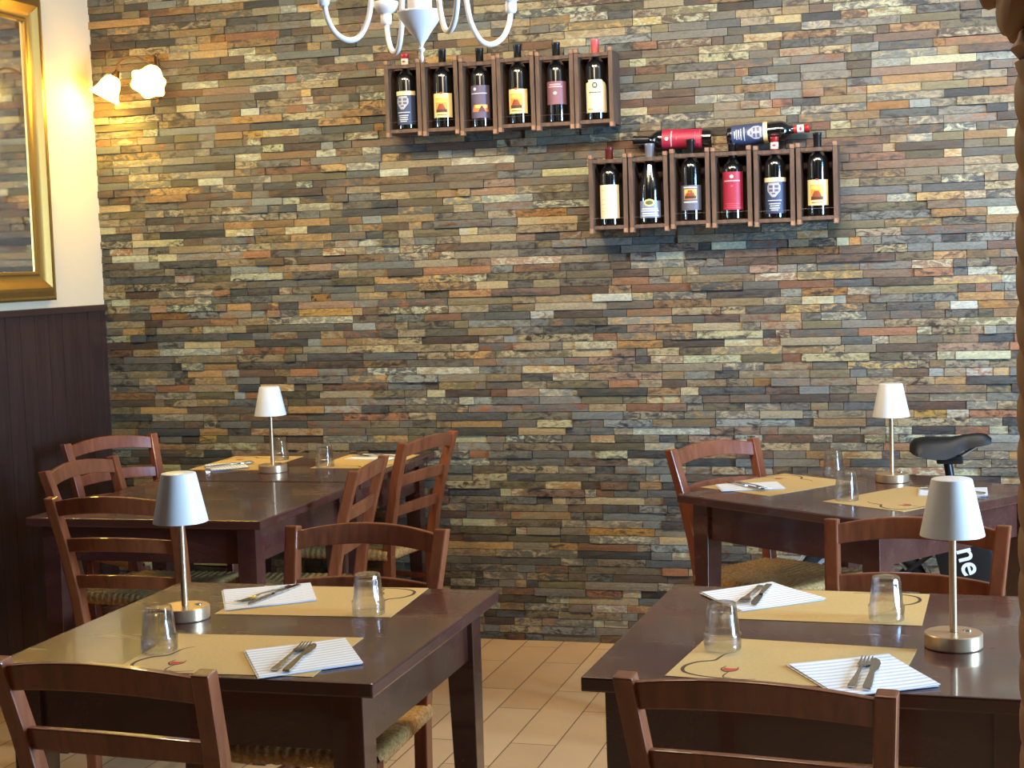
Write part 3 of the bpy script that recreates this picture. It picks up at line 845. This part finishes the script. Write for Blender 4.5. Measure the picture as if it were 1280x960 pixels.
stand('wine bottle with navy crest label and red capsule, leftmost crate of upper row', 'navy', ((158, 40, 44), (222, 214, 206)), UPX, UPZ, 0, twist=-4, scale=.97)
stand('wine bottle with cream picture label behind the chandelier finial, second crate of the upper row', 'cream_picture', BLK, UPX, UPZ, 1, twist=6)
stand('wine bottle with dark violet label glowing orange, third crate of the upper row', 'violet', BLK, UPX, UPZ, 2, twist=5)
stand('wine bottle with cream picture label in the fourth crate of the upper row', 'cream_picture', BLK, UPX, UPZ, 3, twist=0)
stand('wine bottle with mauve label in the fifth crate of the upper row', 'mauve', BLK, UPX, UPZ, 4)
stand('wine bottle with large cream arched label and pink capsule, last crate of the upper row', 'cream_big', ((206, 96, 96),), UPX, UPZ, 5, twist=4)
stand('wine bottle with tall plain cream label, leftmost crate of the lower row', 'cream_tall', ((96, 36, 34),), LOX, LOZ, 0, scale=.97)
stand('sloping shouldered bottle with silver label and gold oval in the lower row', 'silver', ((120, 122, 134),), LOX, LOZ, 1, profile=SPARK, twist=2)
stand('wine bottle with grey label and orange picture, third crate of the lower row', 'dark_picture', BLK, LOX, LOZ, 2, twist=4)
stand('wine bottle with crimson label standing in the fourth crate of the lower row', 'crimson', BLK, LOX, LOZ, 3, scale=.93)
stand('wine bottle with navy crest label standing in the fifth crate of the lower row', 'navy', ((150, 40, 42), (224, 214, 208)), LOX, LOZ, 4, scale=.985)
stand('wine bottle with cream picture label in the last crate of the lower row', 'cream_picture', BLK, LOX, LOZ, 5)
# two bottles lying on the crates, behind the necks
yl = YW - .0172 - .0382
zl = 1.617 + .272 + .011 + .038
o = bottle('wine_bottle', 'black wine bottle with red label lying on the lower crates, neck to the left', 'crimson', BLK, loc=(-.868, yl, zl))
o.rotation_euler = Matrix.Rotation(rad(-90 + 2), 4, 'Y').to_euler()
o = bottle('wine_bottle', 'wine bottle with navy crest label lying on the lower crates, red neck to the right', 'navy', ((164, 44, 42), (224, 214, 208)), loc=(-.812, yl, zl + .004))
o.rotation_euler = Matrix.Rotation(rad(90 - 3), 4, 'Y').to_euler()

# ------------------------------------------------------------------ sconce
sc = thing('wall_sconce', 'lit brass wall light with two scalloped glass shades in the corner of the stone wall', 'wall light', (-3.165, YW - .02, 2.31))
bm = bmesh.new()
lathe(bm, [(0, -.105), (.006, -.102), (.009, -.096), (.005, -.09), (.012, -.084), (.024, -.07), (.031, -.045), (.03, -.02), (.024, .01), (.02, .04), (.014, .07), (.008, .085), (.010, .092), (.006, .1), (0, .103)], 28)
for v in bm.verts: v.co.x *= .75; v.co.y = v.co.y * .45 - .004
mk('back_plate', bm, M['brass'], sc, smooth=True)
M['shade_glow'] = emit_mat('glowing_opal_glass', lin(255, 205, 84), 11.0)
def sconce_arm(pts, tip, axis):
    bm = bmesh.new(); tube(bm, spline(pts, 8), .0042, 10); a = mk('arm', bm, M['brass'], sc, smooth='auto')
    ax = Vector(axis).normalized(); rot = Vector((0, 0, -1)).rotation_difference(ax)
    bm = bmesh.new(); lathe(bm, [(0, .02), (.008, .018), (.012, .008), (.018, -.004), (.019, -.014), (.012, -.016)], 24)
    for v in bm.verts: v.co = rot @ v.co + Vector(tip)
    mk('shade_holder', bm, M['brass'], sc, smooth='auto')
    bm = bmesh.new()
    def rp(a_, z): return 1 + .10 * max(0, min(1, (-z - .05) / .06)) * cos(6 * a_)
    lathe(bm, [(.016, -.008), (.024, -.014), (.034, -.026), (.042, -.045), (.047, -.065), (.055, -.085), (.07, -.105), (.0685, -.1055), (.053, -.086), (.045, -.066), (.040, -.046), (.032, -.028), (.022, -.017), (.014, -.011)], 48, ripple=rp)
    for v in bm.verts: v.co = rot @ v.co + Vector(tip)
    mk('glass_shade', bm, M['shade_glow'], sc, smooth=True)
    bm = bmesh.new(); lathe(bm, [(0, -.02), (.01, -.022), (.016, -.04), (.017, -.055), (.01, -.068), (0, -.072)], 20)
    for v in bm.verts: v.co = rot @ v.co + Vector(tip)
    mk('light_bulb', bm, M['bulb'], sc, smooth=True)
    return Vector(sc.location) + Vector(tip) + ax * .098
M['bulb'] = emit_mat('glowing_bulb', lin(255, 214, 150), 25.0)
tips = [sconce_arm([(-.004, -.014, .03), (-.02, -.045, .062), (-.06, -.085, .082), (-.105, -.105, .07), (-.125, -.108, .035), (-.128, -.108, .018)], (-.13, -.108, .012), (-.45, -.12, -.8)),
        sconce_arm([(.004, -.014, .03), (.025, -.05, .06), (.05, -.1, .072), (.068, -.14, .055), (.075, -.155, .03), (.076, -.158, .024)], (.076, -.16, .018), (.1, -.72, -.62))]
for p in tips:
    li = bpy.data.lights.new('sconce_light', 'POINT'); li.energy = 6.5; li.color = (1, .76, .13); li.shadow_soft_size = .03
    o = bpy.data.objects.new('sconce_light', li); link(o, None, p)

# ------------------------------------------------------------------ chandelier
ch = thing('chandelier', 'white metal chandelier with curved arms hanging in front of the stone wall', 'chandelier', (-1.436, 4.2, 2.07))
bm = bmesh.new(); lathe(bm, [(0, 0), (.004, .003), (.0065, .012), (.004, .022), (.0045, .028), (.010, .034), (.0105, .037), (.006, .04), (.0055, .046), (.011, .056), (.020, .067), (.026, .078), (.036, .092), (.046, .105), (.056, .120), (.063, .132), (.0655, .137), (.064, .141), (.05, .1425), (.034, .1425), (.034, .18), (.026, .2), (.02, .25), (.034, .28), (.036, .31), (.02, .33), (.012, .36), (.012, .40), (.02, .42), (.012, .44), (0, .445)], 36)
mk('centre_stem', bm, M['white'], ch, smooth='auto')
for k in range(4):
    a = rad(24 + 16 + 90 * k); d = Vector((cos(a), sin(a), 0))
    pth = spline([(.03, .30), (.075, .285), (.115, .255), (.138, .195), (.152, .12), (.18, .068), (.215, .056), (.25, .075), (.272, .115), (.28, .165)], 8)
    bm = bmesh.new(); tube(bm, [(d * p.x) + Vector((0, 0, p.y)) for p in [Vector((q.x, q.y, 0)) for q in [Vector((s[0], s[1], 0)) for s in pth]]], .0078, 12)
    mk('arm', bm, M['white'], ch, smooth='auto')
    c = d * .28
    bm = bmesh.new(); lathe(bm, [(0, .145), (.012, .146), (.016, .152), (.017, .172), (.016, .178), (.026, .184), (.034, .196), (.038, .206), (.038, .212), (.030, .214), (0, .214)], 28, cx=c.x, cy=c.y); mk('candle_cup', bm, M['white'], ch, smooth='auto')
    bm = bmesh.new(); lathe(bm, [(.0115, .2142), (.0115, .29), (0, .2905)], 20, cx=c.x, cy=c.y); mk('candle_tube', bm, M['white'], ch, smooth='auto')
    bm = bmesh.new(); lathe(bm, [(0, .291), (.008, .292), (.016, .315), (.014, .335), (.006, .36), (0, .37)], 20, cx=c.x, cy=c.y); mk('candle_bulb', bm, M['bulb'], ch, smooth=True)
bm = bmesh.new(); tube(bm, [(0, 0, .444), (0, 0, ZC - 2.07 - .03)], .005, 10); mk('hanging_rod', bm, M['white'], ch, smooth='auto')
bm = bmesh.new(); lathe(bm, [(.0, ZC - 2.07 - .031), (.02, ZC - 2.07 - .03), (.05, ZC - 2.07 - .006), (.052, ZC - 2.07 - .0005), (0, ZC - 2.07 - .0004)], 28); mk('ceiling_rose', bm, M['white'], ch, smooth='auto')
li = bpy.data.lights.new('chandelier_light', 'POINT'); li.energy = 12; li.color = (1, .82, .58); li.shadow_soft_size = .2
link(bpy.data.objects.new('chandelier_light', li), None, (-1.436, 4.2, 2.62))

# ------------------------------------------------------------------ twisted column on the right
co = thing('twisted_column', 'tan twisted column at the right edge of the picture', 'column', (.173, 2.0, 0))
co['kind'] = 'structure'
bm = bmesh.new()
prof = [(.104, .1 + i * .006) for i in range(int(1.63 / .006))]
n = 72; prev = None
lathe(bm, prof, n, ripple=lambda a, z: 1 - .05 * abs(sin((6 * a + 2 * pi * z / .055) / 2 + pi/2)) ** 5 * 1.1)
mk('shaft', bm, M['column'], co, smooth=True)
bm = bmesh.new(); lathe(bm, [(0, 0), (.16, 0), (.16, .05), (.145, .055), (.15, .075), (.14, .09), (.115, .1), (.1, .11), (0, .11)], 40); mk('base', bm, M['column'], co, smooth='auto')
ZK = -.075
bm = bmesh.new(); lathe(bm, [(0, 1.8), (.098, 1.8), (.108, 1.812), (.1, 1.824), (.096, 1.84), (.1, 1.9), (.13, 1.98), (.15, 2.0), (0, 2.0)], 40)
def lobe(bm, ang, r, z, sr, st, sz):
    """one plump carved leaf tip, rounded below and merging into the bell above"""
    N, Q = 12, 9; ca, sa = cos(ang), sin(ang); prev = None
    for j in range(Q + 1):
        b_ = -pi/2 + pi * j / Q; ring = []
        for i in range(N):
            a_ = 2*pi*i/N
            pr = r + sr * cos(b_) * cos(a_) + .25 * sz * max(0, -sin(b_)); pt = st * cos(b_) * sin(a_) * (1 - .3 * max(0, -sin(b_)))
            pr -= .004 * cos(3 * a_) * cos(b_)
            ring.append(bm.verts.new((pr * ca - pt * sa, pr * sa + pt * ca, z + sz * sin(b_))))
        if prev:
            for i in range(N): bm.faces.new([prev[i], prev[(i+1) % N], ring[(i+1) % N], ring[i]])
        else: bm.faces.new(ring[::-1])
        prev = ring
    bm.faces.new(prev)
for k in range(8):
    lobe(bm, 2*pi*k/8 + .25, .098, 1.885, .026, .042, .062)
    lobe(bm, 2*pi*(k+.5)/8 + .25, .118, 1.925, .026, .040, .062)
for v in bm.verts: v.co.z += ZK
mk('capital', bm, M['column'], co, smooth='auto')
mk('pier', B(-.14, .14, -.14, .14, 2.0005 + ZK, ZC - .0005, bev=.004), M['plaster'], co)

# ------------------------------------------------------------------ folding bicycle behind the angled table
bi = thing('bicycle', 'black small-wheeled bicycle leaning by the stone wall behind the angled table', 'bicycle', (-.34, 5.62, 0))
def ring_tube(bm, cx, cz, R, r, n=56, m=10, y=0):
    rings = []
    for i in range(n):
        a = 2*pi*i/n
        rings.append([bm.verts.new((cx + (R + r*cos(2*pi*k/m))*cos(a), y + r*sin(2*pi*k/m), cz + (R + r*cos(2*pi*k/m))*sin(a))) for k in range(m)])
    for i in range(n):
        A, C = rings[i], rings[(i+1) % n]
        for k in range(m): bm.faces.new([A[k], A[(k+1) % m], C[(k+1) % m], C[k]])
for cx in (0, .98):
    bm = bmesh.new(); ring_tube(bm, cx, .252, .228, .024); w = mk('tyre', bm, M['rubber'], bi, smooth=True)
    bm = bmesh.new(); ring_tube(bm, cx, .252, .202, .009, m=6); mk('rim', bm, M['grey'], w, smooth='auto')
    bm = bmesh.new()
    for k in range(20):
        a = 2*pi*k/20; tube(bm, [(cx + .02*cos(a + .8), .018 * (1 if k % 2 else -1), .252 + .02*sin(a + .8)), (cx + .2*cos(a), 0, .252 + .2*sin(a))], .0011, 5)
    mk('spokes', bm, M['steel'], w)
    bm = bmesh.new(); tube(bm, [(cx, -.05, .252), (cx, .05, .252)], .022, 14); mk('hub', bm, M['black'], w, smooth='auto')
    bm = bmesh.new()   # mudguard
    secs = []
    for k in range(25):
        a = rad((20 if cx == 0 else 40) + (160 if cx == 0 else 130) * k / 24)
        s = []
        for yy, rr in ((-.026, .262), (.026, .262), (.026, .266), (-.026, .266)): s.append((cx + rr*cos(a), yy, .252 + rr*sin(a)))
        secs.append(s)
    rect_sweep(bm, secs); mk('mudguard', bm, M['grey'], bi)
bm = bmesh.new()
bb = Vector((.43, 0, .24)); st = Vector((.335, 0, .60))
tube(bm, [bb, st], .022, 14); tube(bm, [(.40, 0, .36), (.60, 0, .40), (.86, 0, .60)], .032, 14); tube(bm, [(.86, 0, .50), (.83, 0, .66)], .024, 14)
for s in (-1, 1):
    tube(bm, [(0, s*.055, .252), (.40, s*.035, .25)], .010, 10); tube(bm, [(0, s*.055, .252), (.355, s*.022, .52)], .008, 10)
    tube(bm, [(.98, s*.055, .252), (.93, s*.05, .42), (.87, s*.02, .50)], .011, 10)
mk('frame', bm, M['black'], bi, smooth='auto')
bm = bmesh.new(); tube(bm, [st, (.315, 0, .675), (.302, 0, .765)], .0155, 14); mk('seat_post', bm, M['black'], bi, smooth='auto')
# battery bag beside the seat tube with white letters
ang = math.atan2(bb.z - st.z, bb.x - st.x)
bm = bmesh.new(); box(bm, -.18, .15, -.04, .04, -.105, .085, bev=.014)
bat = mk('battery_bag', bm, M['black'], bi, smooth='auto'); bat.location = (.375, -.045, .405); bat.rotation_euler = (0, -ang, 0)
fc = bpy.data.curves.new('lettering', 'FONT'); fc.body = 'ne'; fc.size = .10; fc.extrude = .0008; fc.offset = .0014; fc.align_x = 'CENTER'; fc.align_y = 'CENTER'
fc.materials.append(M['letter'])
tmp = bpy.data.objects.new('lettering_curve', fc); COL.objects.link(tmp)
lm = bpy.data.meshes.new_from_object(tmp.evaluated_get(bpy.context.evaluated_depsgraph_get())); bpy.data.objects.remove(tmp)
if not lm.materials: lm.materials.append(M['letter'])
fo = bpy.data.objects.new('lettering', lm); link(fo, bat, (-.02, -.0412, .0)); fo.rotation_euler = (rad(90), 0, 0)
# saddle
bm = bmesh.new(); N, Q = 18, 10; g = []
for i in range(N + 1):
    v = i / N; x = -.135 + .275 * v
    hw = .066 * max(0, 1 - v * 1.5) ** .7 * min(1, (v + .03) * 7) ** .5 + .032 * min(1, (1.03 - v) * 9) ** .5 * min(1, (v + .03) * 9) ** .5
    tops = ((0, -.022), (.06, -.004), (.2, .002), (.5, .001), (.65, .009), (.85, .016), (.94, .012), (1, -.004)); bots = ((0, -.048), (.06, -.060), (.25, -.078), (.45, -.080), (.56, -.068), (.66, -.048), (.82, -.036), (.94, -.030), (1, -.022))
    def ip(T, q):
        for (qa, za), (qb, zb) in zip(T, T[1:]):
            if q <= qb: return za + (zb - za) * (q - qa) / (qb - qa)
        return T[-1][1]
    top = ip(tops, v); dp = top - ip(bots, v)
    row = []
    for j in range(Q + 1):
        u = -1 + 2 * j / Q
        row.append(bm.verts.new((x, hw * math.copysign(abs(u) ** .8, u), top - dp * abs(u) ** 2.4 * (.9 if abs(u) == 1 else 1))))
    g.append(row)
for A, C in zip(g, g[1:]):
    for j in range(Q): bm.faces.new([A[j], A[j+1], C[j+1], C[j]])
    bm.faces.new([A[0], A[-1], C[-1], C[0]])
bm.faces.new(g[0]); bm.faces.new(g[-1])
sd = mk('saddle', bm, M['leather'], bi, (.31, 0, .845), smooth='auto')
bm = bmesh.new()
for s in (-1, 1):
    tube(bm, spline([(-.10, s*.035, -.05), (-.05, s*.024, -.075), (.02, s*.022, -.072), (.07, s*.014, -.045), (.11, s*.008, -.02)], 6), .004, 8)
mk('saddle_rails', bm, M['steel'], sd, smooth='auto')
mk('saddle_clamp', B(-.045, .045, -.03, .03, -.092, -.062, bev=.008), M['black'], sd, smooth='auto')
bm = bmesh.new(); tube(bm, [(.83, 0, .655), (.80, 0, .90), (.785, 0, .98)], .016, 12); tube(bm, spline([(.74, -.28, .99), (.78, -.15, 1.0), (.785, 0, .985), (.78, .15, 1.0), (.74, .22, .99)], 6), .012, 10); mk('handlebar', bm, M['black'], bi, smooth='auto')
bm = bmesh.new(); tube(bm, [(.43, -.06, .24), (.43, .06, .24)], .02, 12); tube(bm, [(.43, -.06, .24), (.33, -.075, .12)], .009, 8); tube(bm, [(.43, .06, .24), (.53, .075, .36)], .009, 8)
box(bm, .285, .375, -.155, -.077, .108, .13, bev=.004); box(bm, .485, .575, .077, .155, .35, .372, bev=.004); mk('crank', bm, M['black'], bi, smooth='auto')
bm = bmesh.new(); lathe(bm, [(0, -.008), (.024, -.006), (.026, .004), (0, .008)], 20)
for v in bm.verts: v.co = Vector((.03 + v.co.x, -.03 + v.co.z, .40 + v.co.y))
mk('reflector', bm, M['amber'], bi, smooth='auto')
bm = bmesh.new(); tube(bm, [(.4, .04, .2), (.36, .14, .0)], .008, 8); mk('kickstand', bm, M['steel'], bi, smooth='auto')

# ------------------------------------------------------------------ light
wd = bpy.data.worlds.new('World'); S.world = wd; wd.use_nodes = True
bg = wd.node_tree.nodes['Background']; bg.inputs[0].default_value = (.70, .85, 1.0, 1); bg.inputs[1].default_value = 1.5
def area(name, loc, target, sx, sy, e, col):
    li = bpy.data.lights.new(name, 'AREA'); li.shape = 'RECTANGLE'; li.size = sx; li.size_y = sy; li.energy = e; li.color = col
    o = bpy.data.objects.new(name, li); link(o, None, loc)
    o.rotation_euler = (Vector(target) - Vector(loc)).to_track_quat('-Z', 'Y').to_euler(); return o
# daylight entering by the window opening in the right wall
area('daylight_window', (XR + .1, (WY0 + WY1) / 2, (WZ0 + WZ1) / 2), (0, (WY0 + WY1) / 2, 1.2), WY1 - WY0, WZ1 - WZ0, 620, (.36, .63, 1.0))
# warm lamps set in the ceiling, and unseen wall-washer spots, the left ones yellowed to extend the sconce glow
for x, y, e in ((-2.3, 3.7, 15), (-.6, 3.9, 20), (1.0, 3.7, 15)):
    area('ceiling_lamp', (x, y, ZC - .01), (x, y + .0001, 0), .3, .3, e, (1, .78, .50))
for x, e, c in ((-2.9, 250, (1, .82, .42)), (-1.9, 255, (1, .84, .54)), (-.9, 270, (1, .88, .70)), (.1, 350, (1, .96, .88)), (1.1, 420, (1, 1, .98))):
    li = bpy.data.lights.new('wall_washer', 'SPOT'); li.energy = e; li.color = c; li.spot_size = rad(76); li.spot_blend = 1; li.shadow_soft_size = .3
    o = bpy.data.objects.new('wall_washer', li); link(o, None, (x, 4.1, ZC - .03)); o.rotation_euler = (Vector((x, 5.9, 1.95)) - o.location).to_track_quat('-Z', 'Y').to_euler()

# ------------------------------------------------------------------ camera
f, pitch, roll, yaw = 1950.0, rad(4.42), rad(-1.90), rad(-16.0)
fw = Vector((sin(yaw) * cos(pitch), cos(yaw) * cos(pitch), -sin(pitch)))
rt = Vector((cos(yaw), -sin(yaw), 0)); up = rt.cross(fw)
r2 = rt * cos(roll) + up * sin(roll); u2 = -rt * sin(roll) + up * cos(roll)
cam = bpy.data.cameras.new('camera'); cam.sensor_width = 36; cam.lens = 36 * f / 1280; cam.clip_start = .05
co_ = bpy.data.objects.new('camera', cam); COL.objects.link(co_)
m = Matrix((r2, u2, -fw)).transposed().to_4x4(); m.translation = (0, 0, 1.5); co_.matrix_world = m
S.camera = co_
S.view_settings.view_transform = 'Standard'; S.view_settings.look = 'None'; S.view_settings.gamma = 1; S.view_settings.use_curve_mapping = False
S.view_settings.exposure = .22
